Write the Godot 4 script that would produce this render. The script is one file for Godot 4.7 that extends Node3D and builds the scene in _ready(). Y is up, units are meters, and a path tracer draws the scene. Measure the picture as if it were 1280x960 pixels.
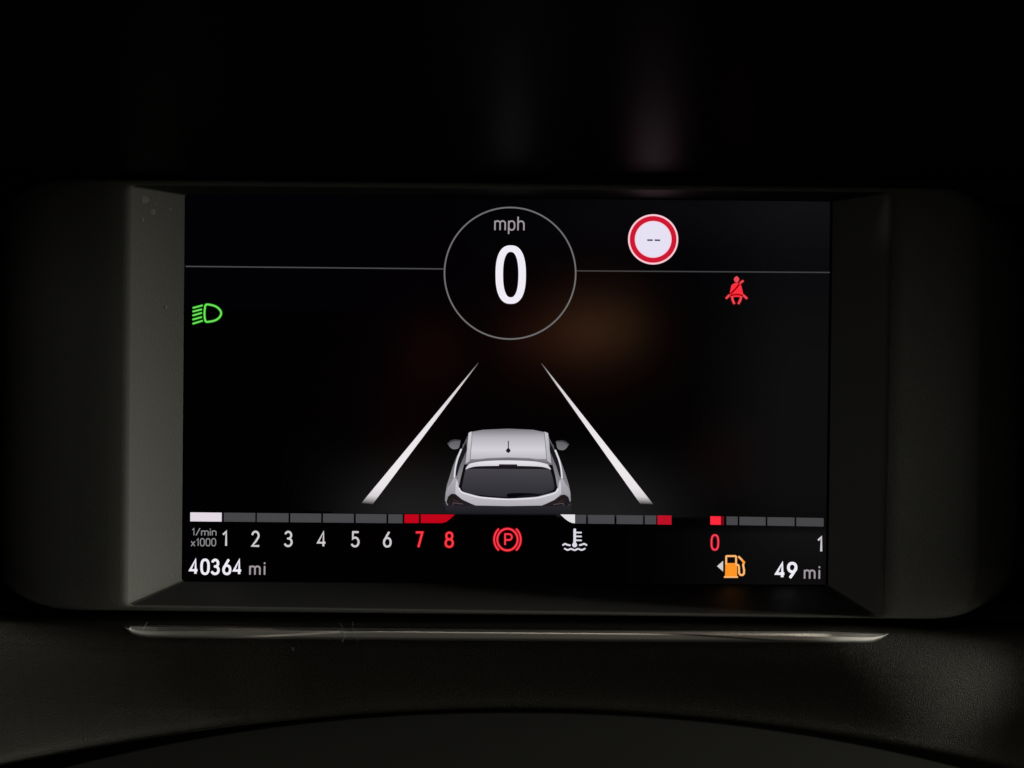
extends Node3D
# A car's digital instrument screen at night, with its bezel, the hood above it, the cowl with a
# chrome strip below it and the top of the steering column shroud. Metres, y up, the glass lies on z = 0.

const K := 0.0001904       # metres on the glass for one measured unit (the glass is about 154 mm wide)
const D := 0.30            # distance of the lens from the glass
const ROLL := 0.0091       # the camera is held half a degree off level
const INK := 0.00004       # how far the picture lies in front of the back light

var taken := {}
var mats := {}
var screen: Node3D
var screen_base := Vector3(0, -0.0475, 0)


# ---------------------------------------------------------------- helpers

func at(px: float, py: float, z := 0.0) -> Vector3:      # a measured point at depth z, in metres
	var k := K * (D - z) / D
	var v := Vector2((px - 640.0) * k, (480.0 - py) * k).rotated(ROLL)
	return Vector3(v.x, v.y, z)

func numbered(called: String, parent: Node) -> String:
	var key := str(parent.get_instance_id()) + called
	var n: int = taken.get(key, 0)
	taken[key] = n + 1
	return called if n == 0 else "%s_%03d" % [called, n]

func thing(called: String, label: String, category: String, where := Vector3.ZERO, group := "") -> Node3D:
	var o := Node3D.new()
	o.name = numbered(called, self)
	o.position = where
	o.set_meta("label", label)
	o.set_meta("category", category)
	if group != "":
		o.set_meta("group", group)
	add_child(o, true)
	return o

func knot(called: String, parent: Node3D) -> Node3D:       # a part that is made of sub-parts
	var o := Node3D.new()
	o.name = numbered(called, parent)
	parent.add_child(o, true)
	return o

func commit(called: String, st: SurfaceTool, m: Material, parent: Node3D) -> MeshInstance3D:
	var o := MeshInstance3D.new()
	o.name = numbered(called, parent)
	o.mesh = st.commit()
	o.material_override = m
	parent.add_child(o, true)
	return o

func start() -> SurfaceTool:
	var st := SurfaceTool.new()
	st.begin(Mesh.PRIMITIVE_TRIANGLES)
	return st

func rgb(r: float, g: float, b: float) -> Color:
	return Color(r / 255.0, g / 255.0, b / 255.0)

func lit(c: Color) -> StandardMaterial3D:                  # a patch of lit pixels
	if not mats.has(c):
		var m := StandardMaterial3D.new()
		m.albedo_color = Color(0, 0, 0)
		m.roughness = 0.2
		m.emission_enabled = true
		m.emission = c
		mats[c] = m
	return mats[c]

func picture_mat() -> StandardMaterial3D:                  # lit pixels that grade from colour to colour
	if not mats.has("picture"):
		var m := StandardMaterial3D.new()
		m.shading_mode = BaseMaterial3D.SHADING_MODE_UNSHADED
		m.vertex_color_use_as_albedo = true
		mats["picture"] = m
	return mats["picture"]

func ink(p: Vector2, layer: float) -> Vector3:             # measured point -> on the glass, relative to the screen's base
	var v := at(p.x, p.y, 0.0)
	v.z = INK * (1.0 + layer)
	return v - screen_base

func fill(st: SurfaceTool, pts: PackedVector2Array, layer := 0.0, colors := PackedColorArray()) -> void:
	var ix := Geometry2D.triangulate_polygon(pts)
	for k in range(0, ix.size(), 3):
		var a := pts[ix[k]]
		var b := pts[ix[k + 1]]
		var c := pts[ix[k + 2]]
		var flip := (b - a).cross(c - a) < 0.0              # y runs down here: positive is clockwise seen from the front
		var order := [k, k + 2, k + 1] if flip else [k, k + 1, k + 2]
		for i in order:
			st.set_normal(Vector3(0, 0, 1))
			if colors.size():
				st.set_color(colors[ix[i]])
			st.set_uv(Vector2.ZERO)
			st.add_vertex(ink(pts[ix[i]], layer))

func tri(st: SurfaceTool, a: Vector2, b: Vector2, c: Vector2, layer: float) -> void:
	if absf((b - a).cross(c - a)) < 1e-7:
		return
	var list := [a, c, b] if (b - a).cross(c - a) < 0.0 else [a, b, c]
	for p in list:
		st.set_normal(Vector3(0, 0, 1))
		st.set_uv(Vector2.ZERO)
		st.add_vertex(ink(p, layer))

func stroke(st: SurfaceTool, pts: PackedVector2Array, w: float, layer := 0.0, closed := false, round_ends := true) -> void:
	var n := pts.size()
	var left := PackedVector2Array()
	var right := PackedVector2Array()
	for i in n:
		var prev := pts[(i - 1 + n) % n] if (closed or i > 0) else pts[i]
		var next := pts[(i + 1) % n] if (closed or i < n - 1) else pts[i]
		var d0 := (pts[i] - prev).normalized() if prev != pts[i] else (next - pts[i]).normalized()
		var d1 := (next - pts[i]).normalized() if next != pts[i] else d0
		var t := (d0 + d1)
		t = t.normalized() if t.length() > 0.01 else d0
		var nrm := Vector2(-t.y, t.x)
		var m := w * 0.5 / maxf(0.62, absf(nrm.dot(Vector2(-d0.y, d0.x))))
		left.append(pts[i] + nrm * m)
		right.append(pts[i] - nrm * m)
	var last := n if closed else n - 1
	for i in last:
		var j := (i + 1) % n
		tri(st, left[i], left[j], right[i], layer)
		tri(st, right[i], left[j], right[j], layer)
	if not closed and round_ends:
		for e in [0, n - 1]:
			var c: Vector2 = pts[e]
			var d: Vector2 = (pts[0] - pts[1]).normalized() if e == 0 else (pts[n - 1] - pts[n - 2]).normalized()
			var s := Vector2(-d.y, d.x) * w * 0.5
			var b0 := c + s
			for k in range(1, 7):
				var ang := PI * k / 6.0
				var b1 := c + s * cos(ang) + d * w * 0.32 * sin(ang)
				tri(st, c, b0, b1, layer)
				b0 = b1

func arc(cx: float, cy: float, rx: float, ry: float, a0: float, a1: float, n := 14) -> PackedVector2Array:
	var out := PackedVector2Array()
	for i in n + 1:
		var a := deg_to_rad(lerpf(a0, a1, float(i) / n))
		out.append(Vector2(cx + rx * cos(a), cy + ry * sin(a)))
	return out

func oval(cx: float, cy: float, rx: float, ry: float, e: float, n := 40) -> PackedVector2Array:
	var out := PackedVector2Array()
	for i in n:
		var a := TAU * i / n
		var c := cos(a)
		var s := sin(a)
		out.append(Vector2(cx + rx * signf(c) * pow(absf(c), 2.0 / e), cy + ry * signf(s) * pow(absf(s), 2.0 / e)))
	return out

func line(list: Array) -> PackedVector2Array:
	var out := PackedVector2Array()
	for k in range(0, list.size(), 2):
		out.append(Vector2(list[k], list[k + 1]))
	return out

func smooth(list: Array, steps := 6, closed := false) -> PackedVector2Array:   # a soft curve through points
	var p := line(list)
	var n := p.size()
	var out := PackedVector2Array()
	for i in (n if closed else n - 1):
		var a := p[(i - 1 + n) % n] if closed else p[maxi(i - 1, 0)]
		var d := p[(i + 2) % n] if closed else p[mini(i + 2, n - 1)]
		for s in steps:
			out.append(p[i].cubic_interpolate(p[(i + 1) % n], a, d, float(s) / steps))
	if not closed:
		out.append(p[n - 1])
	return out

# Each character as strokes in a box of 0..1 (y up) that the middle of the stroke runs in.
func strokes_of(ch: String) -> Array:                      # [[points, closed], ...]
	match ch:
		"0": return [[oval(0.5, 0.5, 0.5, 0.5, 2.6), true]]
		"1": return [[line([0.1, 0.77, 0.78, 1.0, 0.78, 0.0]), false]]
		"2":
			var p := arc(0.5, 0.72, 0.48, 0.28, 165, -22)
			p.append_array(line([0.62, 0.36, 0.02, 0.0, 1.0, 0.0]))
			return [[p, false]]
		"3":
			var p := arc(0.47, 0.76, 0.45, 0.24, 155, -78)
			p.append(Vector2(0.38, 0.53))
			var q := arc(0.46, 0.27, 0.54, 0.27, 82, -152)
			return [[p, false], [q, false]]
		"4": return [[line([0.73, 0.0, 0.73, 1.0, 0.0, 0.25, 1.0, 0.25]), false]]
		"5":
			var p := line([0.92, 1.0, 0.16, 1.0, 0.1, 0.53])
			p.append_array(arc(0.45, 0.31, 0.55, 0.31, 112, -148))
			return [[p, false]]
		"6":
			var p := line([0.72, 1.0, 0.42, 0.74, 0.14, 0.5, 0.02, 0.33])
			return [[oval(0.5, 0.3, 0.5, 0.3, 2.2), true], [smooth([0.74, 1.0, 0.42, 0.75, 0.15, 0.5, 0.02, 0.34], 4), false]]
		"7": return [[line([0.0, 1.0, 0.96, 1.0, 0.36, 0.0]), false]]
		"8": return [[oval(0.5, 0.765, 0.42, 0.235, 2.2), true], [oval(0.5, 0.265, 0.5, 0.265, 2.2), true]]
		"9": return [[oval(0.5, 0.7, 0.5, 0.3, 2.2), true], [smooth([0.26, 0.0, 0.58, 0.25, 0.85, 0.5, 0.98, 0.66], 4), false]]
		"m":
			var a: PackedVector2Array = arc(0.25, 0.74, 0.25, 0.26, 180, 0, 10)
			a.append(Vector2(0.5, 0.0))
			var b := arc(0.75, 0.74, 0.25, 0.26, 180, 0, 10)
			b.append(Vector2(1.0, 0.0))
			return [[line([0, 0, 0, 1]), false], [a, false], [b, false]]
		"n", "h":
			var a: PackedVector2Array = arc(0.5, 0.66, 0.5, 0.34, 180, 0, 12)
			a.append(Vector2(1.0, 0.0))
			return [[line([0, 0, 0, 1.0 if ch == "n" else 1.46]), false], [a, false]]
		"p":
			return [[line([0, -0.42, 0, 1]), false], [oval(0.5, 0.5, 0.5, 0.5, 2.4), true]]
		"i": return [[line([0.5, 0, 0.5, 1]), false], [line([0.5, 1.34, 0.5, 1.46]), false]]
		"x": return [[line([0, 0, 1, 1]), false], [line([0, 1, 1, 0]), false]]
		"/": return [[line([0, 0, 1, 1]), false]]
		"P":
			var p := line([0.0, 0.0, 0.0, 1.0, 0.5, 1.0])
			p.append_array(arc(0.58, 0.72, 0.42, 0.28, 90, -90, 10))
			p.append(Vector2(0.0, 0.44))
			return [[p, false]]
	return []

func letter(st: SurfaceTool, ch: String, x0: float, x1: float, y_low: float, y_top: float, w: float, layer := 0.0) -> void:
	# x0..x1 and y_low..y_top are the ink's outer edges where it stands; the box itself is level with the screen
	var c := Vector2((x0 + x1) * 0.5, (y_low + y_top) * 0.5)
	for s in strokes_of(ch):
		var p := PackedVector2Array()
		for v in s[0]:
			var e := Vector2(lerpf(x0 + w * 0.5, x1 - w * 0.5, v.x), lerpf(y_low - w * 0.5, y_top + w * 0.5, v.y))
			p.append(c + (e - c).rotated(ROLL))
		stroke(st, p, w, layer, s[1], ch != "1" and ch != "4")
		layer += 0.12

func glyph(called: String, ch: String, x0: float, x1: float, y_low: float, y_top: float, w: float, m: Material, parent: Node3D, fringe: Material = null) -> void:
	var st := start()
	letter(st, ch, x0, x1, y_low, y_top, w, 2.0)
	var o := commit(called, st, m, parent)
	if fringe:
		halo(o, fringe, func(t: SurfaceTool): letter(t, ch, x0 - 0.7, x1 + 0.7, y_low + 0.7, y_top - 0.7, w + 1.7, 0.6))

func halo(o: MeshInstance3D, m: Material, draw: Callable) -> void:    # camera bloom round a symbol painted as a deep-coloured fringe, in the same mesh
	var st := start()
	draw.call(st)
	var mesh: ArrayMesh = o.mesh
	st.commit(mesh)
	mesh.surface_set_material(0, o.material_override)
	mesh.surface_set_material(1, m)
	o.material_override = null

func flat(called: String, pts: PackedVector2Array, m: Material, parent: Node3D, layer := 1.0) -> MeshInstance3D:
	var st := start()
	fill(st, pts, layer)
	return commit(called, st, m, parent)

func drawn(called: String, pts: PackedVector2Array, w: float, m: Material, parent: Node3D, closed := false, layer := 1.0, fringe: Material = null) -> MeshInstance3D:
	var st := start()
	stroke(st, pts, w, layer, closed)
	var o := commit(called, st, m, parent)
	if fringe:
		halo(o, fringe, func(t: SurfaceTool): stroke(t, pts, w + 1.8, layer - 0.6, closed))
	return o

func graded(called: String, pts: PackedVector2Array, top: Color, low: Color, parent: Node3D, layer := 1.0) -> MeshInstance3D:
	var lo := 1e9
	var hi := -1e9
	for p in pts:
		lo = minf(lo, p.y)
		hi = maxf(hi, p.y)
	var colors := PackedColorArray()
	for p in pts:
		colors.append(top.lerp(low, (p.y - lo) / maxf(hi - lo, 1e-6)).srgb_to_linear())
	var st := start()
	fill(st, pts, layer, colors)
	return commit(called, st, picture_mat(), parent)


# ---------------------------------------------------------------- the scene

func _ready() -> void:
	# camera
	var cam := Camera3D.new()
	cam.name = "camera"
	cam.position = Vector3(0, 0, D)
	cam.rotation.z = ROLL
	var lens := CameraAttributesPhysical.new()
	lens.frustum_focal_length = 12.0 / (480.0 * K / D)
	lens.frustum_focus_distance = D
	lens.frustum_near = 0.01
	lens.frustum_far = 20.0
	lens.exposure_aperture = 14.0
	cam.attributes = lens
	add_child(cam)
	cam.fov = rad_to_deg(2.0 * atan(480.0 * K / D))
	cam.near = 0.01
	cam.far = 20.0
	# the dark cabin
	var around := WorldEnvironment.new()
	var e := Environment.new()
	e.background_mode = Environment.BG_COLOR
	e.background_color = Color(0, 0, 0)
	e.tonemap_mode = Environment.TONE_MAPPER_LINEAR
	e.tonemap_exposure = 1.0
	e.sdfgi_enabled = true
	e.ssao_enabled = true
	e.ssil_enabled = true
	around.environment = e
	add_child(around)
	# lamps: light through the side window on the right, a weaker one from the middle of the car on the left,
	# two added cabin fills, added patches of light for the glass to mirror, and the screen's own light
	area("side_window_light", Vector3(1.5, 0.16, 0.25), Vector3(0.0, 0.0, 0.01), Vector2(0.14, 0.65), 8.4, Color(1.0, 0.99, 0.93))
	area("middle_of_car_light", Vector3(-1.3, 0.06, -0.09), Vector3(0.0, -0.05, 0.0), Vector2(0.1, 0.2), 1.8, Color(1.0, 0.985, 0.91))
	area("cabin_fill_light", Vector3(-1.0, 0.02, 0.5), Vector3(0, 0, 0), Vector2(0.3, 0.3), 0.125, Color(1.0, 0.99, 0.94))  # added fill for the housing front and its right inner side
	area("rear_fill_light", Vector3(0.0, 0.45, 0.75), Vector3(0, -0.08, 0.06), Vector2(0.6, 0.2), 0.34, Color(1.0, 0.97, 0.9))  # added fill for the shroud, and something for the chrome to reflect
	area("brown_reflection_light", Vector3(0.064, 0.042, 0.62), Vector3(0.02, 0.013, 0), Vector2(0.056, 0.028), 0.00052, Color(1.0, 0.72, 0.48))  # added out of view to make the brown reflection in the glass
	area("brown_reflection_rim_light", Vector3(0.034, 0.034, 0.62), Vector3(0.011, 0.011, 0), Vector2(0.07, 0.026), 0.00034, Color(1.0, 0.58, 0.42))  # added too, widens the brown reflection to the left
	area("red_reflection_light", Vector3(-0.058, 0.022, 0.62), Vector3(-0.02, 0.007, 0), Vector2(0.034, 0.034), 0.0001, Color(1.0, 0.5, 0.42))  # added source of a faint red reflection, no real car
	area("second_red_reflection_light", Vector3(-0.078, -0.038, 0.62), Vector3(-0.026, -0.012, 0), Vector2(0.022, 0.07), 0.00007, Color(1.0, 0.48, 0.42))  # another added red reflection, narrow and upright
	area("third_red_reflection_light", Vector3(0.155, -0.052, 0.62), Vector3(0.05, -0.017, 0), Vector2(0.035, 0.03), 0.00005, Color(1.0, 0.5, 0.44))  # last added red reflection, low on the right of the glass
	area("screen_light", Vector3(0, 0, 0.0008), Vector3(0, 0, 1), Vector2(0.15, 0.09), 0.00002, Color(0.9, 0.88, 1.0))

	build_dashboard()
	build_bezel()
	build_hood()
	build_cowl()
	build_shroud()
	build_chrome()
	build_screen()
	build_lint()


func area(called: String, where: Vector3, towards: Vector3, size: Vector2, energy: float, c: Color) -> void:
	var l := AreaLight3D.new()
	l.name = called
	l.area_size = size
	l.light_energy = energy
	l.light_color = c
	l.shadow_enabled = true
	add_child(l)
	l.look_at_from_position(where, towards, Vector3.UP)
	l.area_range = 4.0
	l.area_attenuation = 2.0


func noise_tex(freq: float, kind: int, normal := false, strength := 4.0, size := 512) -> NoiseTexture2D:
	var n := FastNoiseLite.new()
	n.seed = 7
	n.noise_type = kind
	n.frequency = freq
	n.fractal_octaves = 3
	var t := NoiseTexture2D.new()
	t.width = size
	t.height = size
	t.seamless = true
	t.noise = n
	t.as_normal_map = normal
	t.bump_strength = strength
	return t

func plastic(called: String, base: Color, rough: float, spec: float, grain: float, cell: float) -> StandardMaterial3D:
	var m := StandardMaterial3D.new()
	m.resource_name = called
	m.albedo_color = base
	m.roughness = rough
	m.metallic_specular = spec
	m.uv1_triplanar = true
	m.uv1_world_triplanar = true
	m.uv1_scale = Vector3.ONE * cell
	if grain > 0.0:
		m.normal_enabled = true
		m.normal_texture = noise_tex(0.09, FastNoiseLite.TYPE_CELLULAR, true, 6.0)
		m.normal_scale = grain
	return m


# rows of points -> a skin between neighbouring rows; `flip` turns its front
func skin(st: SurfaceTool, rows: Array, flip := false, closed := false, base := Vector3.ZERO) -> void:
	for r in rows.size() - 1:
		var a: PackedVector3Array = rows[r]
		var b: PackedVector3Array = rows[r + 1]
		var n := a.size()
		for i in (n if closed else n - 1):
			var j := (i + 1) % n
			var quad := [a[i], a[j], b[j], a[i], b[j], b[i]]
			if flip:
				quad = [a[i], b[j], a[j], a[i], b[i], b[j]]
			for v in quad:
				st.set_smooth_group(0)
				st.add_vertex(v - base)
	st.generate_normals()

func ring(tl: Vector2, tr: Vector2, br: Vector2, bl: Vector2, radius: float, z: float, turn := 0.0, side := 12, bend := 8) -> PackedVector3Array:
	# clockwise from the middle of the top left corner; `bend` steps round each corner, `side` along each edge
	var q := [tl, tr, br, bl]
	var p := PackedVector2Array()
	for k in 4:
		var c: Vector2 = q[k]
		var before: Vector2 = q[(k + 3) % 4]
		var after: Vector2 = q[(k + 1) % 4]
		var after2: Vector2 = q[(k + 2) % 4]
		var u := c + (before - c).normalized() * radius
		var w := c + (after - c).normalized() * radius
		for s in bend:
			var t := float(s) / bend
			# a corner between a quadratic bend and a circle
			p.append(u.bezier_interpolate(u.lerp(c, 0.6), w.lerp(c, 0.6), w, t))
		var w2 := after + (c - after).normalized() * radius
		for s in side:
			p.append(w.lerp(w2, float(s) / side))
	var out := PackedVector3Array()
	for v in p:
		out.append(at(v.x, v.y, z + turn * ((v.x - 640.0) - 1.3 * pow(maxf(0.0, 150.0 - v.x), 2.0) / (maxf(0.0, 150.0 - v.x) + 50.0)) * K))
	return out


func build_dashboard() -> void:
	# the black inside of the dashboard behind everything
	var st := start()
	var rows := []
	for k in 2:
		var row := PackedVector3Array()
		for i in 9:
			row.append(Vector3(lerpf(-0.35, 0.35, i / 8.0), lerpf(0.12, -0.25, k), -0.045))
		rows.append(row)
	skin(st, rows)
	var o := commit("dashboard", st, plastic("black inside", Color(0.012, 0.012, 0.012), 0.9, 0.0, 0.0, 40), self)
	o.set_meta("kind", "structure")
	o.set_meta("label", "black inside of the dashboard behind the screen housing")
	o.set_meta("category", "dashboard")


func build_bezel() -> void:
	var t := thing("instrument_housing", "wide matte black housing with slanted inner sides framing the lit screen", "instrument housing", at(640, 775, 0.0))
	var base := t.position
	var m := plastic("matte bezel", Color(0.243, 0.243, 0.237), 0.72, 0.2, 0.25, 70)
	var black := plastic("shaded wall", Color(0.13, 0.13, 0.128), 0.6, 0.2, 0.1, 60)  # darker bezel copy: shade of the top and bottom sides put into colour
	# measured corners: the opening at the glass, the lip in front, the outer edge
	var hole := [Vector2(231, 243), Vector2(1041, 251), Vector2(1035, 732), Vector2(227, 727)]
	var lip := [Vector2(160, 231), Vector2(1110, 240), Vector2(1099, 772), Vector2(156, 758)]
	var rim := [Vector2(-34, 223), Vector2(1296, 235), Vector2(1292, 775), Vector2(-32, 761.5)]
	var zl := 0.014
	var yaw := 0.08                                    # the front is turned a little towards the driver
	var mix := func(a: Array, b: Array, f: float) -> Array:
		var q := []
		for k in 4:
			q.append(a[k].lerp(b[k], f))
		return q
	var make := func(q: Array, r: float, z: float) -> PackedVector3Array:
		return ring(q[0], q[1], q[2], q[3], r, z, yaw * clampf(z / zl, 0.0, 1.0))
	var foot: PackedVector3Array = make.call(hole, 5.0, 0.0002)
	var inner: Array = mix.call(hole, lip, 0.94)
	var zi := lerpf(0.0002, zl, 0.94)
	var top: PackedVector3Array = make.call(inner, 8.0, zi)
	var outer: Array = mix.call(lip, rim, 0.035)
	# the four slanted inner sides, split in the middle of each corner
	var n := foot.size()
	var quarter := n / 4
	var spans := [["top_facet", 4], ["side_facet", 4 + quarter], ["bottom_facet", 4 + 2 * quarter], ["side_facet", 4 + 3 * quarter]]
	var left_facet: MeshInstance3D
	for s in spans:
		var a := PackedVector3Array()
		var b := PackedVector3Array()
		var mid := PackedVector3Array()
		for k in quarter + 1:
			var i: int = (s[1] + k) % n
			a.append(foot[i])
			mid.append(foot[i].lerp(top[i], 0.5))
			b.append(top[i])
		var st := start()
		skin(st, [a, mid, b], true, false, base)
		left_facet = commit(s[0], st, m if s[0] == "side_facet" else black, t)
	left_facet.set_meta("label", "left inner side of the housing, lit grey with dried water spots")
	# the rounded lip and the front that bends back to the rim
	var loops := [top]
	for k in [0.25, 0.5, 0.75]:
		var q := []
		for i in 4:
			var a: Vector2 = inner[i]
			var c: Vector2 = outer[i]
			q.append(a.lerp(lip[i], k).lerp(lip[i].lerp(c, k), k))
		var z := lerpf(lerpf(zi, zl, k), zl, k)
		loops.append(make.call(q, 8.0 + 4.0 * k, z))
	loops.append(make.call(outer, 13.0, zl))
	for s in [[0.13, 24.0, 0.0], [0.3, 45.0, 0.0], [0.6, 75.0, 0.0], [0.88, 108.0, 0.0002], [0.96, 120.0, 0.0018], [1.0, 126.0, 0.007]]:
		loops.append(make.call(mix.call(lip, rim, s[0]), s[1], zl - s[2]))
	var back: Array = [Vector2(-22, 232), Vector2(1288, 243), Vector2(1284, 768), Vector2(-20, 755)]
	loops.append(make.call(back, 122.0, -0.045))
	var st := start()
	skin(st, loops, true, true, base)
	commit("front_frame", st, m, t)
	# dried spots on the left slanted side: low round crusts
	var crust := plastic("dried water", Color(0.285, 0.285, 0.278), 0.7, 0.3, 0.0, 60)
	for s in [[180.5, 249.5, 5.2], [190.5, 265, 3.8], [195, 255.5, 1.6], [212, 261.5, 2.4], [178, 274.5, 2.2], [199, 248.5, 0.9], [207, 384, 1.8]]:
		var f: float = inverse_lerp(229.5, 161.0, s[0])
		var st2: SurfaceTool = start()
		var rows := []
		var axis := (at(160, 400, zl + yaw * (160.0 - 640.0) * K) - at(230, 400, 0.0002)).normalized()
		var up := Vector3(0, 1, 0)
		var out_ := axis.cross(up).normalized()
		if out_.x < 0.0:
			out_ = -out_
		var c := at(s[0], s[1], lerpf(0.0002, zl + yaw * (160.0 - 640.0) * K, f))
		for k in 4:
			var rr: float = s[2] * K * [1.0, 0.82, 0.5, 0.02][k]
			var row := PackedVector3Array()
			for i in 14:
				var a := TAU * i / 14.0
				var wob := 1.0 + 0.12 * sin(a * 3.0 + s[0])
				row.append(c + axis * cos(a) * rr * 0.95 * wob + up * sin(a) * rr * wob + out_ * [0.00001, 0.00007, 0.00008, 0.00006][k])
			rows.append(row)
		skin(st2, rows, true, true, base)
		commit("water_spot", st2, crust, left_facet)


func build_hood() -> void:
	# the hood over the screen: a long slab whose glossy black underside the camera sees
	var t := thing("screen_hood", "black hood jutting out over the screen, its underside mirroring the road sign", "hood", Vector3(0, 0.0468, 0.0))
	var m := plastic("hood underside", Color(0.03, 0.03, 0.031), 0.4, 0.05, 0.0, 60)
	var rows := []
	for k in 9:
		var z := lerpf(0.0152, 0.185, k / 8.0)
		var row := PackedVector3Array()
		for i in 33:
			var x := lerpf(-0.21, 0.23, i / 32.0)
			var drop := pow(maxf(absf(x - 0.004) - 0.115, 0.0) / 0.1, 2.0) * 0.012
			row.append(Vector3(x, -drop, z))
		rows.append(row)
	var wall := PackedVector3Array()
	for v in rows[0]:
		wall.append(v + Vector3(0, 0.04, 0.0))
	rows.insert(0, wall)
	var st := start()
	skin(st, rows, true)
	commit("underside", st, m, t)
	# unseen cheeks added either side of the bezel to block the side light
	for side in [[-0.150, -0.140, 0.020], [0.140, 0.152, 0.032]]:
		var sheet := []
		for k in 9:
			var a := PI * k / 8.0
			var mid: float = (side[0] + side[1]) * 0.5
			var half: float = (side[1] - side[0]) * 0.5
			var x := mid - half * cos(a)
			var z: float = side[2] - half + half * sin(a)
			var row := PackedVector3Array()
			for y in [0.05, 0.02, -0.02, -0.048, -0.055, -0.059]:
				row.append(Vector3(x, y - 0.0462, z - (0.012 if y < -0.057 else 0.004 if y < -0.052 else 0.0)))
			sheet.append(row)
		for e in [0, -1]:
			var last: PackedVector3Array = sheet[e]
			var row := PackedVector3Array()
			for v in last:
				row.append(Vector3(v.x, v.y, -0.045))
			if e == 0:
				sheet.insert(0, row)
			else:
				sheet.append(row)
		var st3 := start()
		skin(st3, sheet, true)
		commit("added_blocker", st3, m, t)
	var m2 := plastic("hood skin", Color(0.16, 0.16, 0.155), 0.6, 0.3, 0.35, 45)
	var edge: PackedVector3Array = rows[9]
	var over := [edge]
	for k in [1, 2, 3, 4, 5]:
		var a = PI * 0.2 * k
		var row := PackedVector3Array()
		for v in edge:
			row.append(v + Vector3(0, 0.007 * (1.0 - cos(a)), 0.007 * sin(a)))
		over.append(row)
	var roof := PackedVector3Array()
	for v in edge:
		roof.append(Vector3(v.x, v.y + 0.03, -0.045))
	over.append(roof)
	var st2: SurfaceTool = start()
	skin(st2, over, true)
	commit("upper_skin", st2, m2, t)


func build_cowl() -> void:
	var t := thing("dashboard_cowl", "dark grained dashboard cowl below the screen carrying the chrome strip", "dashboard cowl", at(640, 890, 0.03))
	var m := plastic("grained cowl", Color(0.116, 0.1125, 0.1), 0.6, 0.22, 1.3, 70)
	var rows := []
	for k in 25:
		var f := k / 24.0
		var row := PackedVector3Array()
		for i in 61:
			row.append(cowl_point(lerpf(-130, 1410, i / 60.0), f))
		rows.append(row)
	# the lower edge turns in under itself
	var last: PackedVector3Array = rows[24]
	for k in [1, 2, 3, 4, 5]:
		var a = PI * 0.16 * k
		var row := PackedVector3Array()
		for v in last:
			row.append(v + Vector3(0, -0.0022 * sin(a), -0.0022 * (1.0 - cos(a)) + 0.0008 * sin(a)))
		rows.append(row)
	var under := PackedVector3Array()
	for v in last:
		under.append(Vector3(v.x, v.y + 0.004, v.z - 0.02))
	rows.append(under)
	var st := start()
	skin(st, rows, false, false, t.position)
	commit("grained_skin", st, m, t)

func cowl_low(px: float) -> float:                           # the measured lower edge
	var d := (px - 640.0) / 640.0
	return 876.0 + (72.0 if d < 0.0 else 79.0) * pow(absf(d), 1.9)

func cowl_point(px: float, f: float) -> Vector3:
	var d := (px - 640.0) / 640.0
	var top := 768.0 + 8.0 * d
	var py := lerpf(top, cowl_low(px), f)
	return at(px, py, cowl_depth(px, f))

func cowl_depth(px: float, f: float) -> float:
	var z := -0.012 + 0.021 * (1.0 - pow(1.0 - clampf(f / 0.12, 0.0, 1.0), 3.0)) - 0.008 * smoothstep(0.1, 1.0, f)
	z += 0.13 * (maxf(px, 350.0) - 640.0) * K
	# the right end falls away in a soft step, the left end more slowly
	z -= (0.0150 - 0.0125 * f) * smoothstep(-130.0, 125.0, px - 1150.0 - 95.0 * f)
	z += 0.0017 * f * pow(maxf(px - 1205.0, 0.0) / 100.0, 2.0)
	z -= 0.020 * pow(maxf(330.0 - px, 0.0) / 330.0, 2.0) * (0.5 + 0.5 * f)
	return z


func build_shroud() -> void:
	var t := thing("steering_column_shroud", "curved grey top of the steering column shroud below the cowl", "steering column shroud", at(640, 960, 0.07))
	var m := plastic("shroud plastic", Color(0.07, 0.07, 0.068), 0.75, 0.05, 0.25, 85)
	var rows := []
	for k in 20:
		var row := PackedVector3Array()
		for i in 61:
			var px := lerpf(-60, 1360, i / 60.0)
			var d := (px - 640.0) / 640.0
			var py := 887.0 + 92.0 * pow(absf(d), 2.1)
			var v := at(px, py, 0.045)
			var f := k / 19.0
			if k < 6:                                            # a rounded back edge
				var a := PI * 0.5 * k / 5.0
				v += Vector3(0, -0.003 * (1.0 - sin(a)), 0.003 * (1.0 - cos(a)))
			else:
				var g := (k - 5) / 14.0
				v += Vector3(0, -0.022 * g - 0.012 * g * g, 0.003 + 0.10 * g)
			row.append(v)
		rows.append(row)
	var st := start()
	skin(st, rows, false, false, t.position)
	var skin_part := commit("shroud_skin", st, m, t)
	var pale := plastic("dust", Color(0.3, 0.3, 0.29), 0.9, 0.1, 0.0, 60)
	var luck := RandomNumberGenerator.new()
	luck.seed = 11
	for k in 16:
		var row: PackedVector3Array = rows[luck.randi_range(7, 12)]
		var i := luck.randi_range(14, 48)
		var c: Vector3 = row[i].lerp(row[i + 1], luck.randf()) - t.position
		var speck := SphereMesh.new()
		var size := luck.randf_range(0.00004, 0.00011)
		speck.radius = size
		speck.height = size * 1.4
		speck.radial_segments = 7
		speck.rings = 3
		var o := MeshInstance3D.new()
		o.name = numbered("dust_speck", skin_part)
		o.mesh = speck
		o.material_override = pale
		o.position = c + Vector3(0, size * 0.4, 0)
		skin_part.add_child(o, true)


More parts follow.
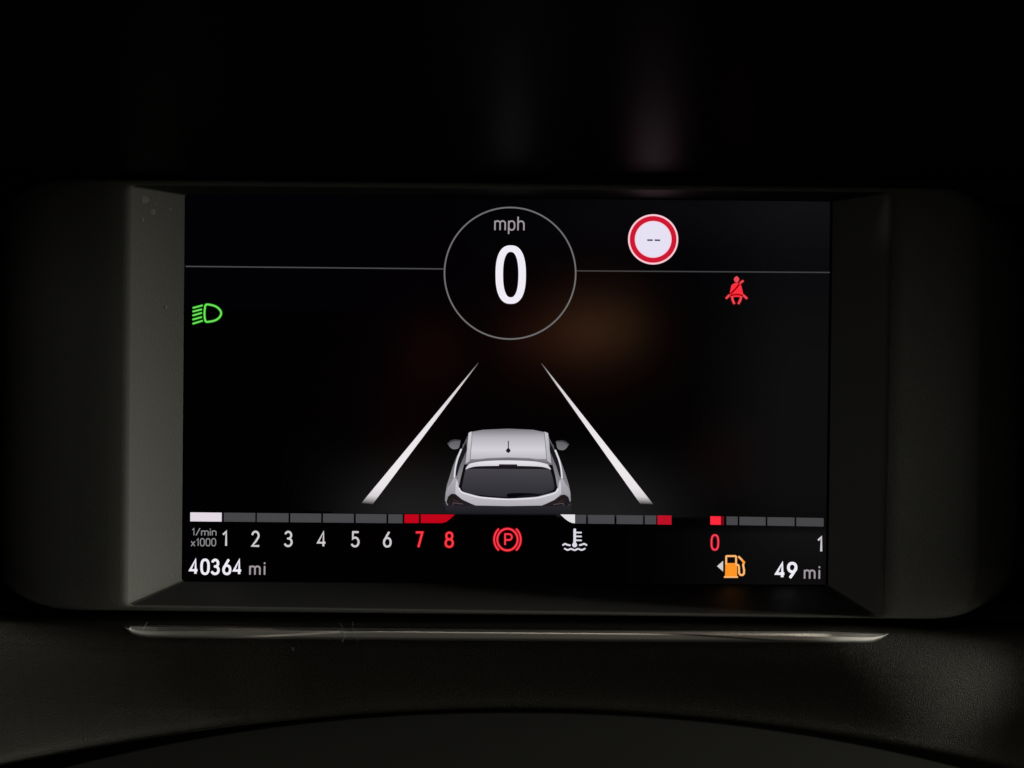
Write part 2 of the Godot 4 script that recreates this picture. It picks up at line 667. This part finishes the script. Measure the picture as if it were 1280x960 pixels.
func build_chrome() -> void:
	var t := thing("chrome_strip", "long slim chrome trim strip with pointed ends under the screen", "trim strip", at(635, 800, 0.010))
	var m := StandardMaterial3D.new()
	m.albedo_color = Color(0.88, 0.87, 0.85)
	m.metallic = 1.0
	m.roughness = 0.4
	var polished: StandardMaterial3D = m.duplicate()
	polished.roughness = 0.24
	var rows := []
	var chamfer := []
	var across := 21
	for i in 97:
		var f := i / 96.0
		var px := lerpf(155.0, 1111.0, f)
		var up := 783.0 + 9.0 * f + 1.5 * sin(PI * f)
		var low := 797.0 + 6.5 * f + 0.8 * sin(PI * f)
		var l := clampf((px - 155.0) / 38.0, 0.0, 1.0)
		var r := clampf((1111.0 - px) / 30.0, 0.0, 1.0)
		low = lerpf(up + 0.4, low, sqrt(1.0 - pow(1.0 - l, 2.0)) * (1.0 - pow(1.0 - r, 2.2)))
		var row := PackedVector3Array()
		var face := cowl_depth(clampf(px, 240.0, 1040.0), 0.2) + 0.003
		var end := maxf(absf(px - 633.0) - 370.0, 0.0) * K
		face -= 0.3 * end * end / (2.0 * 0.02)
		# a polished chamfer along the top edge, wider towards both ends, and the satin face below it
		var wide := 0.12 + 0.36 * pow(absf(2.0 * f - 1.0), 2.5)
		for k in across:
			var g := lerpf(wide, 1.0, k / (across - 1.0))
			var bulge := 1.0 - pow(absf(2.0 * g - 1.0), 5.0)
			# two shallow creases cross the face, one near each end
			bulge += 0.35 * smoothstep(-0.10, 0.10, g - lerpf(0.95, 0.0, smoothstep(250.0, 520.0, px)))
			bulge -= 0.35 * smoothstep(-0.10, 0.10, g - lerpf(0.05, 1.0, smoothstep(800.0, 1040.0, px)))
			row.append(at(px, lerpf(up, low, g), face + 0.0004 * bulge))
		rows.append(row)
		var crest: Vector3 = row[0]
		var top := at(px, up, face)
		top.z = crest.z - absf(crest.y - top.y) * lerpf(0.1, 0.34, pow(absf(2.0 * f - 1.0), 1.6))
		chamfer.append(PackedVector3Array([top, top.lerp(crest, 0.5), crest]))
	var st := start()
	skin(st, rows, true, false, t.position)
	commit("strip_face", st, m, t)
	var st4 := start()
	skin(st4, chamfer, true, false, t.position)
	commit("polished_edge", st4, polished, t)
	var edge := []
	for i in rows.size():
		var row := PackedVector3Array()
		var a: Vector3 = chamfer[i][0]
		var b: Vector3 = rows[i][across - 1]
		row.append(b)
		row.append(b + Vector3(0, 0.0002, -0.006))
		row.append(a + Vector3(0, -0.0002, -0.006))
		row.append(a)
		edge.append(row)
	var st2: SurfaceTool = start()
	skin(st2, edge, true, false, t.position)
	commit("strip_edge", st2, m, t)


func build_lint() -> void:
	var m := plastic("lint", Color(0.34, 0.335, 0.32), 0.9, 0.2, 0.0, 60)
	var hairs := [
		["short pale lint fibre lying across the left end of the chrome strip", [177, 789, 180, 784, 183, 779, 184, 777.5], 0.45, 0.0038],
		["thin grey hair curled over the chrome strip and the cowl below it", [424, 778, 429, 786, 426, 789, 431, 793, 429, 800, 427, 803], 0.27, 0.0044],
		["fine straight hair on the chrome strip beside the curled one", [441, 777, 441, 790, 444, 796, 448, 801], 0.24, 0.0044],
		["tiny pale lint speck on the cowl below the chrome strip", [365, 809, 366.5, 812, 367, 814], 0.4, 0.0005],
	]
	for h in hairs:
		var p := smooth(h[1], 5)
		var o := thing("lint_hair", h[0], "lint", at(p[0].x, p[0].y, cowl_depth(clampf(p[0].x, 240.0, 1040.0), 0.2)), "lint on the strip and cowl")
		var st := start()
		var rows := []
		var r: float = h[2] * K
		for i in p.size():
			var q := p[mini(i + 1, p.size() - 1)] - p[maxi(i - 1, 0)]
			var side := Vector3(q.y, q.x, 0).normalized()
			var taper := 0.35 + 0.65 * sin(PI * clampf(float(i) / (p.size() - 1), 0.04, 0.96))
			var c := at(p[i].x, p[i].y, cowl_depth(clampf(p[i].x, 240.0, 1040.0), 0.2) + h[3] + 0.0004 * sin(i * 0.6))
			var row := PackedVector3Array()
			for k in 6:
				var a := TAU * k / 6.0
				row.append(c + (side * cos(a) + Vector3(0, 0, 1) * sin(a)) * r * taper)
			rows.append(row)
		skin(st, rows, false, true, o.position)
		commit("fibre", st, m, o)


# ---------------------------------------------------------------- the screen and its picture

func build_screen() -> void:
	screen = thing("instrument_screen", "lit digital instrument screen showing speed, gauges and a silver car", "screen", screen_base)
	# the black glass
	var st := start()
	var z0 := -0.003
	var front := ring(Vector2(224, 236), Vector2(1047, 244), Vector2(1041, 740), Vector2(219, 733), 6, 0.0)
	var c0 := PackedVector3Array()
	var back := PackedVector3Array()
	for v in front:
		c0.append(Vector3(0, 0, 0))
		back.append(Vector3(v.x, v.y, z0))
	skin(st, [c0, front, back], true, true, screen_base)
	var glass := StandardMaterial3D.new()
	glass.resource_name = "black glass"
	glass.albedo_color = Color(0.01, 0.01, 0.012)
	glass.roughness = 0.14
	commit("glass_panel", st, glass, screen)
	build_field()

	# colours of the lit pixels
	var white := lit(rgb(240, 236, 246))
	var pale := lit(rgb(208, 203, 208))
	var grey := lit(rgb(160, 151, 157))
	var dim := lit(rgb(140, 138, 141))
	var line_grey := lit(rgb(74, 73, 74))
	var bar := lit(rgb(70, 69, 72))
	var red := lit(rgb(192, 4, 26))
	var hot := lit(rgb(255, 58, 68))
	var deep := lit(rgb(120, 0, 10))  # painted bloom colour round the red symbols

	# dividing lines
	drawn("divider_line", line([232.5, 333, 554.5, 336.2]), 1.5, line_grey, screen)
	drawn("divider_line", line([720.5, 338.6, 1037, 340.6]), 1.5, lit(rgb(64, 63, 64)), screen)

	# the speed
	var dial := knot("speed_dial", screen)
	drawn("dial_ring", oval(637.6, 341.6, 82.0, 82.2, 2.0, 96), 1.9, lit(rgb(110, 109, 109)), dial, true)
	glyph("letter", "m", 617.8, 632.4, 288.2, 275.4, 1.85, grey, dial)
	glyph("letter", "p", 635.0, 644.2, 288.4, 275.5, 1.85, grey, dial)
	glyph("letter", "h", 646.6, 655.8, 288.5, 275.6, 1.85, grey, dial)
	big_zero(dial, white)

	# the road sign
	var sign_ := knot("speed_limit_sign", screen)
	var c := Vector2(816.4, 299.3)
	flat("outer_ring", oval(c.x, c.y, 31.4, 31.4, 2.0, 80), lit(rgb(252, 205, 215)), sign_, 1.0)
	flat("red_ring", oval(c.x, c.y, 29.2, 29.2, 2.0, 80), lit(rgb(205, 22, 50)), sign_, 1.6)
	flat("inner_ring", oval(c.x, c.y, 23.0, 23.0, 2.0, 80), lit(rgb(250, 208, 222)), sign_, 2.2)
	flat("sign_face", oval(c.x, c.y, 21.9, 21.9, 2.0, 80), lit(rgb(230, 225, 243)), sign_, 2.8)
	drawn("dash", line([809.4, 300.2, 815.4, 300.3]), 1.9, lit(rgb(52, 48, 66)), sign_, false, 3.4)
	drawn("dash", line([818.7, 300.3, 824.6, 300.4]), 1.9, lit(rgb(52, 48, 66)), sign_, false, 3.4)

	build_headlight_symbol()
	build_belt_symbol(deep)
	build_lanes()
	build_car()

	# the rev counter
	var rev := knot("rev_counter", screen)
	var by := func(x: float) -> float: return 640.4 + (x - 238.0) * 0.0092
	var cell := func(called: String, x0: float, x1: float, m: Material, parent: Node3D, h := 11.2) -> void:
		flat(called, line([x0, by.call(x0), x1, by.call(x1), x1 - 0.1, by.call(x1) + h, x0 - 0.1, by.call(x0) + h]), m, parent, 1.4)
	cell.call("segment", 238.0, 277.3, lit(rgb(226, 217, 227)), rev)
	for s in [[280, 319.3], [321.3, 360.8], [363, 401.6], [403.9, 442.4], [444.8, 483.2], [485.4, 503.3]]:
		cell.call("segment", s[0], s[1], bar, rev)
	cell.call("red_segment", 505.6, 523.6, red, rev, 10.8)
	flat("red_segment", line([526, 642.9, 568.3, 643.1, 563.5, 648.0, 558, 652.2, 552.5, 653.8, 526, 653.7]), red, rev, 1.4)
	var names := "12345678"
	var mids := [281.2, 319.4, 360.6, 402.2, 444.2, 484.2, 524.3, 561.6]
	for k in 8:
		var low: float = 683.4 + k * 0.2
		var half: float = [4.1, 5.4, 5.4, 6.0, 5.4, 5.4, 5.2, 5.7][k]
		glyph("digit", names[k], mids[k] - half, mids[k] + half, low, low - 20.4, 2.5, pale if k < 6 else hot, rev, null if k < 6 else deep)
	var unit := start()
	var at_x := 239.6
	for s in [["1", 4.2], ["/", 5.8], ["m", 9.6], ["i", 2.0], ["n", 6.0]]:
		var tall: bool = s[0] == "1" or s[0] == "/"
		letter(unit, s[0], at_x, at_x + s[1], 669.6, 659.8 if tall else 662.9, 1.25, 1.0)
		at_x += s[1] + 0.9
	commit("unit_text", unit, dim, rev)
	unit = start()
	at_x = 238.6
	for s in [["x", 5.6], ["1", 3.9], ["0", 6.2], ["0", 6.2], ["0", 6.2]]:
		letter(unit, s[0], at_x, at_x + s[1], 682.9, 676.2 if s[0] == "x" else 672.6, 1.25, 1.0)
		at_x += s[1] + 0.9
	commit("unit_text", unit, dim, rev)

	# the odometer
	var odo := knot("odometer_reading", screen)
	var digits := "40364"
	for k in 5:
		var x: float = [236.2, 250.5, 263.7, 278.0, 290.9][k]
		var wide: float = [12.4, 11.9, 11.2, 11.4, 12.2][k]
		glyph("digit", digits[k], x, x + wide, 718.6 + 0.1 * k, 698.0 + 0.1 * k, 3.15, white, odo)
	glyph("letter", "m", 311.6, 326.0, 718.8, 706.8, 2.1, grey, odo)
	glyph("letter", "i", 329.4, 332.2, 718.9, 706.9, 2.1, grey, odo)

	# the brake warning
	var brake := knot("parking_brake_symbol", screen)
	var rose := lit(rgb(255, 60, 74))
	drawn("ring", oval(634.3, 674.4, 12.7, 13.5, 2.0, 60), 2.3, rose, brake, true, 1.4, deep)
	drawn("arc", arc(634.3, 674.4, 16.6, 17.6, 132, 228), 2.1, rose, brake, false, 1.4, deep)
	drawn("arc", arc(634.3, 674.4, 16.6, 17.6, -48, 48), 2.1, rose, brake, false, 1.4, deep)
	glyph("letter", "P", 630.4, 640.8, 681.6, 666.6, 1.9, rose, brake, deep)

	# coolant temperature
	var cool := knot("coolant_gauge", screen)
	flat("white_segment", line([700.4, 643.0, 718.8, 643.1, 718.8, 654.0, 715.0, 653.6, 710.6, 651.6, 706.0, 648.3]), lit(rgb(226, 222, 226)), cool, 1.4)
	var by2 := func(x: float) -> float: return 643.4 + (x - 720.0) * 0.0095
	for s in [[719.4, 732.6], [735, 768.0], [770.6, 803.8], [806, 820.2]]:
		flat("segment", line([s[0], by2.call(s[0]), s[1], by2.call(s[1]), s[1], by2.call(s[1]) + 11, s[0], by2.call(s[0]) + 11]), bar, cool, 1.4)
	flat("red_segment", line([821.6, 644.2, 839.4, 644.4, 839.4, 655.8, 821.6, 655.6]), lit(rgb(188, 16, 38)), cool, 1.4)
	var temp := knot("coolant_symbol", screen)
	var tp := lit(rgb(222, 218, 230))
	drawn("thermometer", line([718.4, 661.6, 718.3, 680]), 3.3, tp, temp, false, 1.4)
	flat("bulb", oval(718.3, 681.0, 3.1, 3.1, 2.0, 24), tp, temp, 1.8)
	for y in [665.6, 670.4, 675.3]:
		drawn("tick", line([720, y, 726.6, y + 0.1]), 2.0, tp, temp, false, 1.0)
	drawn("wave", smooth([703.6, 681.4, 706.2, 679.8, 709.2, 681.0, 712.6, 681.6]), 2.2, tp, temp)
	drawn("wave", smooth([724.4, 681.4, 727.0, 680.8, 730.2, 679.8, 733.2, 681.4]), 2.2, tp, temp)
	drawn("wave", smooth([705.6, 685.6, 709.6, 687.4, 713.6, 686.0, 718.2, 687.6, 722.6, 686.0, 727.0, 687.4, 731.2, 685.6]), 2.1, tp, temp)

	# fuel
	var fuel := knot("fuel_gauge", screen)
	var by3 := func(x: float) -> float: return 645.2 + (x - 888.0) * 0.0165
	var cell3 := func(called: String, x0: float, x1: float, m: Material) -> void:
		flat(called, line([x0, by3.call(x0), x1, by3.call(x1), x1, by3.call(x1) + 10.6, x0, by3.call(x0) + 10.6]), m, fuel, 1.4)
	cell3.call("red_segment", 887.8, 901.0, lit(rgb(255, 42, 62)))
	cell3.call("red_segment", 901.2, 904.8, lit(rgb(112, 10, 22)))
	for s in [[908, 922], [924.2, 956.9], [959.2, 993], [995.3, 1029.4]]:
		cell3.call("segment", s[0], s[1], bar)
	glyph("digit", "0", 888.2, 898.8, 688.2, 667.8, 2.1, lit(rgb(252, 66, 88)), fuel, deep)
	glyph("digit", "1", 1020.6, 1029.0, 690.4, 670.0, 2.6, pale, fuel)
	var pump := knot("fuel_symbol", screen)
	flat("arrow", line([896.2, 707.6, 903.8, 701.0, 903.8, 714.4]), lit(rgb(212, 207, 208)), pump, 1.4)
	var orange := lit(rgb(255, 150, 38))
	var cream := lit(rgb(255, 184, 112))
	var z := func(a: Array) -> PackedVector2Array:
		var out := PackedVector2Array()
		for k in range(0, a.size(), 2):
			out.append(Vector2(780.0 + a[k] / 8.0, 630.0 + a[k + 1] / 8.0))
		return out
	flat("pump_body", z.call([1012, 590, 1130, 590, 1130, 716, 1140, 724, 1140, 738, 998, 738, 998, 724, 1010, 716]), orange, pump, 1.4)
	drawn("pump_frame", z.call([1021, 600, 1021, 524, 1028, 520, 1112, 520, 1120, 526, 1120, 600]), 2.4, cream, pump, false, 1.8)
	drawn("pump_foot", z.call([1004, 730, 1134, 730]), 2.0, cream, pump, false, 1.8)
	drawn("hose", z.call([1128, 608, 1142, 610, 1148, 625, 1150, 690, 1162, 708, 1184, 710, 1198, 696, 1200, 660, 1190, 610, 1198, 585, 1176, 556, 1146, 526]), 2.5, cream, pump, false, 2.2)
	flat("nozzle", z.call([1176, 552, 1196, 562, 1212, 580, 1200, 592, 1186, 590]), orange, pump, 2.6)

	var left := knot("range_reading", screen)
	glyph("digit", "4", 968.4, 982.2, 723.2, 702.0, 3.7, white, left)
	glyph("digit", "9", 983.6, 996.6, 723.4, 702.2, 3.6, white, left)
	glyph("letter", "m", 1004.6, 1019.2, 723.8, 711.8, 2.1, grey, left)
	glyph("letter", "i", 1022.6, 1025.4, 724.0, 711.9, 2.1, grey, left)


func build_field() -> void:
	# the back light that shines faintly through the dark pixels, and the drawn grey road under the car
	var w := 320
	var h := 192
	var im := Image.create(w, h, false, Image.FORMAT_RGB8)
	for y in h:
		for x in w:
			var px := 232.0 + 805.0 * (x + 0.5) / w
			var py := 244.0 + 487.0 * (y + 0.5) / h
			var v := 2.0
			v += 13.0 * smoothstep(840.0, 1000.0, px) * smoothstep(730.0, 600.0, py) * (0.55 + 0.45 * smoothstep(250.0, 480.0, py))
			v += 11.0 * smoothstep(780.0, 1010.0, px) * smoothstep(655.0, 670.0, py)
			v += 7.0 * smoothstep(560.0, 900.0, px) * smoothstep(336.0, 250.0, py)
			var road := smoothstep(535.0, 645.0, py) * smoothstep(350.0, 510.0, px) * smoothstep(930.0, 770.0, px)
			if py < 645.5 + (px - 640.0) * 0.009:
				v += 27.0 * road
			var b := 2.5 * smoothstep(470.0, 280.0, py)
			im.set_pixel(x, y, rgb(v, v * 0.98, v + b))
	var m := StandardMaterial3D.new()
	m.resource_name = "back light"
	m.albedo_color = Color(0.004, 0.004, 0.005)
	m.roughness = 0.14
	m.emission_enabled = true
	m.emission = Color(1, 1, 1)
	m.emission_operator = BaseMaterial3D.EMISSION_OP_MULTIPLY
	m.emission_texture = ImageTexture.create_from_image(im)
	m.texture_repeat = false
	var st := start()
	var q := [Vector2(232, 243.5), Vector2(1037.5, 252), Vector2(1032, 731), Vector2(227.5, 726.5)]
	var uv := [Vector2(0, 0), Vector2(1, 0), Vector2(1, 1), Vector2(0, 1)]
	for k in [0, 1, 2, 0, 2, 3]:
		st.set_normal(Vector3(0, 0, 1))
		st.set_uv(uv[k])
		st.add_vertex(ink(q[k], -0.5))
	commit("lit_field", st, m, screen)


func big_zero(dial: Node3D, white: Material) -> void:
	var outer := oval(638.4, 343.3, 19.0, 36.6, 2.45, 64)
	var inner := oval(638.4, 343.3, 9.6, 28.4, 2.35, 64)
	var st := start()
	for i in 64:
		var j := (i + 1) % 64
		tri(st, outer[i], outer[j], inner[i], 1.4)
		tri(st, inner[i], outer[j], inner[j], 1.4)
	commit("digit", st, white, dial)


func build_headlight_symbol() -> void:
	var o := knot("headlight_symbol", screen)
	var green := lit(rgb(112, 230, 92))
	var deep := lit(rgb(0, 88, 4))  # bloom round the green strokes, painted in
	var z := func(a: Array) -> Array:
		var out := []
		for k in range(0, a.size(), 2):
			out.append_array([230.0 + a[k] / 21.33, 370.0 + a[k + 1] / 21.33])
		return out
	for s in [[245, 318, 492, 252], [242, 415, 470, 358], [240, 520, 470, 452], [240, 628, 470, 563], [242, 738, 490, 662]]:
		drawn("beam_line", line(z.call(s)), 1.9, green, o, false, 1.4, deep)
	drawn("lamp_outline", smooth(z.call([585, 236, 700, 234, 850, 280, 950, 360, 993, 455, 955, 560, 850, 642, 710, 680, 585, 680, 553, 560, 548, 455, 558, 340]), 5, true), 2.15, green, o, true, 1.4, deep)


func build_belt_symbol(deep: Material) -> void:
	var o := knot("seat_belt_symbol", screen)
	var red := lit(rgb(250, 48, 64))
	var rose := lit(rgb(234, 72, 84))
	var belt := lit(rgb(176, 0, 6))
	var z := func(a: Array) -> PackedVector2Array:
		var out := PackedVector2Array()
		for k in range(0, a.size(), 2):
			out.append(Vector2(880.0 + a[k] / 16.0, 335.0 + a[k + 1] / 16.0))
		return out
	flat("head", z.call([650, 160, 690, 190, 706, 225, 690, 270, 650, 300, 610, 270, 594, 225, 610, 190]), rose, o, 1.4)
	flat("torso", z.call([620, 300, 690, 300, 735, 330, 752, 380, 785, 520, 775, 580, 525, 580, 515, 500, 545, 350, 570, 325]), red, o, 1.4)
	drawn("leg", z.call([560, 575, 570, 640, 602, 710]), 2.7, rose, o, false, 1.8, deep)
	drawn("leg", z.call([740, 575, 726, 640, 690, 710]), 2.7, rose, o, false, 1.8, deep)
	drawn("arm", z.call([505, 545, 445, 605]), 2.6, rose, o, false, 1.2, deep)
	drawn("arm", z.call([785, 545, 855, 608]), 2.6, rose, o, false, 1.2, deep)
	drawn("belt_end", z.call([725, 300, 780, 258]), 2.5, rose, o, false, 1.2, deep)
	drawn("shoulder_belt", z.call([700, 330, 620, 430, 535, 515]), 2.3, belt, o, false, 2.4)
	drawn("lap_belt", z.call([530, 555, 580, 540, 650, 528, 720, 538, 770, 558]), 2.0, belt, o, false, 2.4)


func build_lanes() -> void:
	for s in [[597.6, 453.5, 451.8, 628.8, 465.8, 630.2, 0.9], [677.0, 453.8, 816.6, 630.4, 800.4, 629.8, -0.9]]:
		var tip := Vector2(s[0], s[1])
		var a := Vector2(s[2], s[3])
		var b := Vector2(s[4], s[5])
		var st := start()
		var steps := [0.0, 0.06, 0.16, 0.4, 0.7, 0.88, 0.945, 1.0]
		var shade := [70, 156, 214, 232, 238, 234, 214, 54]
		for k in 7:
			var quad := PackedVector2Array()
			var cols := PackedColorArray()
			for e in [[k, a, 0.0], [k, b, s[6]], [k + 1, b, s[6]], [k + 1, a, 0.0]]:
				quad.append((tip + Vector2(e[2], 0)).lerp(e[1], steps[e[0]]))
				var v: float = shade[e[0]]
				cols.append(rgb(v, v * 0.98, v * 0.995).srgb_to_linear())
			fill(st, quad, 1.0, cols)
		commit("lane_line", st, picture_mat(), screen)


func build_car() -> void:
	var o := knot("car_picture", screen)
	var z := func(a: Array, mirror := false) -> PackedVector2Array:
		var out := PackedVector2Array()
		for k in range(0, a.size(), 2):
			var x: float = 1284.0 - a[k] if mirror else a[k]
			out.append(Vector2(545.0 + x / 7.111, 520.0 + (a[k + 1] + (8.0 if mirror else 0.0) * (0.5 if a[k + 1] > 700 else 1.0)) / 7.111))
		return out
	var g := func(v: float, blue := 4.0) -> Color: return rgb(v, v * 0.985, v + blue)
	graded("bumper", z.call([70, 770, 1205, 776, 1195, 872, 100, 866]), g.call(46), g.call(30), o, 1.0)
	graded("body_side", z.call([300, 140, 640, 112, 985, 145, 1012, 205, 1052, 290, 1098, 372, 1128, 450, 1152, 520, 1180, 610, 1194, 680, 1198, 750, 1180, 792, 640, 800, 100, 792, 80, 750, 84, 690, 98, 612, 130, 510, 150, 445, 185, 355, 228, 288, 270, 200]), g.call(84), g.call(150), o, 2.0)
	var round := func(p: PackedVector2Array, closed: bool) -> PackedVector2Array:
		var list := []
		for v in p:
			list.append_array([v.x, v.y])
		return smooth(list, 4, closed)
	for mirror in [false, true]:
		graded("mirror_arm", z.call([232, 262, 286, 200, 292, 214, 246, 276], mirror), g.call(92), g.call(70), o, 1.6)
		graded("door_mirror", round.call(z.call([103, 242, 128, 222, 160, 211, 214, 214, 213, 246, 205, 278, 188, 292, 150, 294, 124, 276, 112, 256], mirror), true), g.call(92), g.call(118), o, 1.8)
		graded("mirror_rim", z.call([103, 240, 128, 218, 162, 207, 215, 211, 214, 220, 162, 221, 130, 234, 112, 252], mirror), g.call(60), g.call(70), o, 2.2)
		graded("side_window", z.call([268, 225, 232, 300, 200, 380, 178, 460, 170, 535, 186, 530, 214, 440, 244, 370, 276, 300], mirror), g.call(24), g.call(34), o, 2.6)
		graded("rear_pillar", z.call([270, 330, 285, 380, 255, 440, 232, 520, 205, 620, 190, 600, 200, 520, 226, 430], mirror), g.call(96), g.call(150), o, 3.0)
		drawn("window_trim", round.call(z.call([224, 296, 192, 378, 172, 460, 164, 542], mirror), false), 2.1, lit(rgb(222, 219, 226)), o, false, 3.2)
		graded("flank", z.call([130, 600, 160, 545, 184, 560, 190, 640, 168, 690, 120, 690, 96, 720, 88, 690, 100, 640], mirror), g.call(176), g.call(150), o, 2.8)
	graded("window_surround", z.call([250, 430, 1036, 434, 1062, 540, 1080, 640, 1060, 672, 900, 716, 640, 736, 400, 716, 224, 668, 200, 636, 222, 540]), g.call(16), g.call(20), o, 3.4)
	graded("tailgate", z.call([186, 560, 196, 600, 204, 640, 232, 676, 320, 704, 420, 722, 640, 734, 870, 724, 970, 706, 1056, 680, 1084, 644, 1092, 606, 1100, 566, 1112, 620, 1112, 690, 1054, 742, 938, 794, 640, 800, 344, 792, 232, 740, 172, 690, 174, 620]), g.call(212), g.call(176), o, 3.6)
	drawn("tailgate_edge", round.call(z.call([204, 640, 230, 676, 320, 706, 420, 726, 640, 740, 870, 730, 970, 710, 1058, 682, 1084, 646]), false), 1.8, lit(rgb(228, 225, 232)), o, false, 4.0)
	graded("rear_window", round.call(z.call([1014, 472, 1032, 530, 1048, 600, 1050, 640, 1018, 668, 900, 698, 640, 718, 400, 702, 272, 676, 232, 646, 236, 600, 250, 530, 264, 468]), false), g.call(70), g.call(48), o, 4.0)
	graded("wiper", z.call([628, 694, 670, 684, 740, 682, 850, 686, 935, 692, 850, 702, 740, 712, 690, 718, 630, 716]), g.call(14), g.call(12), o, 4.4)
	# the roof in three bands, its two bright side rails, the spoiler
	graded("roof", z.call([296, 144, 420, 122, 640, 112, 860, 122, 988, 148, 992, 190, 292, 190]), g.call(120), g.call(180), o, 3.8)
	graded("roof", z.call([292, 190, 992, 190, 1010, 300, 276, 300]), g.call(180), g.call(212), o, 3.8)
	graded("roof", z.call([276, 300, 1010, 300, 1022, 400, 980, 384, 640, 372, 310, 384, 262, 420]), g.call(212), g.call(176), o, 3.8)
	graded("roof_rail", z.call([290, 150, 318, 138, 316, 220, 300, 400, 262, 424, 276, 300]), g.call(208), g.call(180), o, 4.2)
	graded("roof_rail", z.call([962, 138, 996, 152, 1010, 300, 1026, 424, 986, 396, 972, 220]), g.call(196), g.call(176), o, 4.2)
	drawn("roof_seam", z.call([320, 142, 318, 220, 302, 396]), 0.8, lit(rgb(120, 118, 124)), o, false, 4.6)
	drawn("roof_seam", z.call([962, 142, 970, 220, 984, 396]), 0.8, lit(rgb(120, 118, 124)), o, false, 4.6)
	drawn("spoiler_seam", z.call([304, 394, 460, 376, 640, 370, 830, 376, 984, 398]), 1.0, lit(rgb(140, 138, 143)), o, false, 4.8)
	graded("spoiler", round.call(z.call([264, 474, 282, 440, 320, 418, 440, 400, 640, 394, 860, 402, 976, 424, 1004, 446, 1020, 476, 984, 462, 900, 448, 640, 442, 380, 446, 300, 460]), true), g.call(232), g.call(206), o, 5.0)
	graded("spoiler_shadow", z.call([300, 462, 380, 448, 640, 444, 900, 450, 984, 464, 1000, 474, 640, 466, 280, 470]), g.call(20), g.call(34), o, 4.9)
	graded("brake_lamp", z.call([560, 428, 722, 429, 722, 446, 560, 445]), rgb(52, 36, 46), rgb(44, 30, 40), o, 5.4)
	drawn("aerial", z.call([643, 222, 643, 292]), 1.2, lit(rgb(26, 23, 30)), o, false, 5.4)
	flat("aerial_foot", z.call([643, 278, 656, 294, 664, 306, 654, 322, 643, 328, 630, 322, 620, 306, 630, 294]), lit(rgb(24, 21, 28)), o, 5.6)
	for mirror in [false, true]:
		graded("tail_lamp", z.call([108, 716, 140, 690, 172, 694, 232, 742, 300, 774, 356, 796, 240, 800, 110, 794, 92, 764], mirror), rgb(30, 26, 28), rgb(38, 33, 35), o, 5.0)
		drawn("tail_lamp_strip", z.call([150, 790, 154, 770, 240, 782], mirror), 0.9, lit(rgb(88, 76, 79)), o, false, 5.4)
		drawn("tail_lamp_glow", z.call([150, 742, 200, 764], mirror), 0.9, lit(rgb(62, 42, 47)), o, false, 5.4)
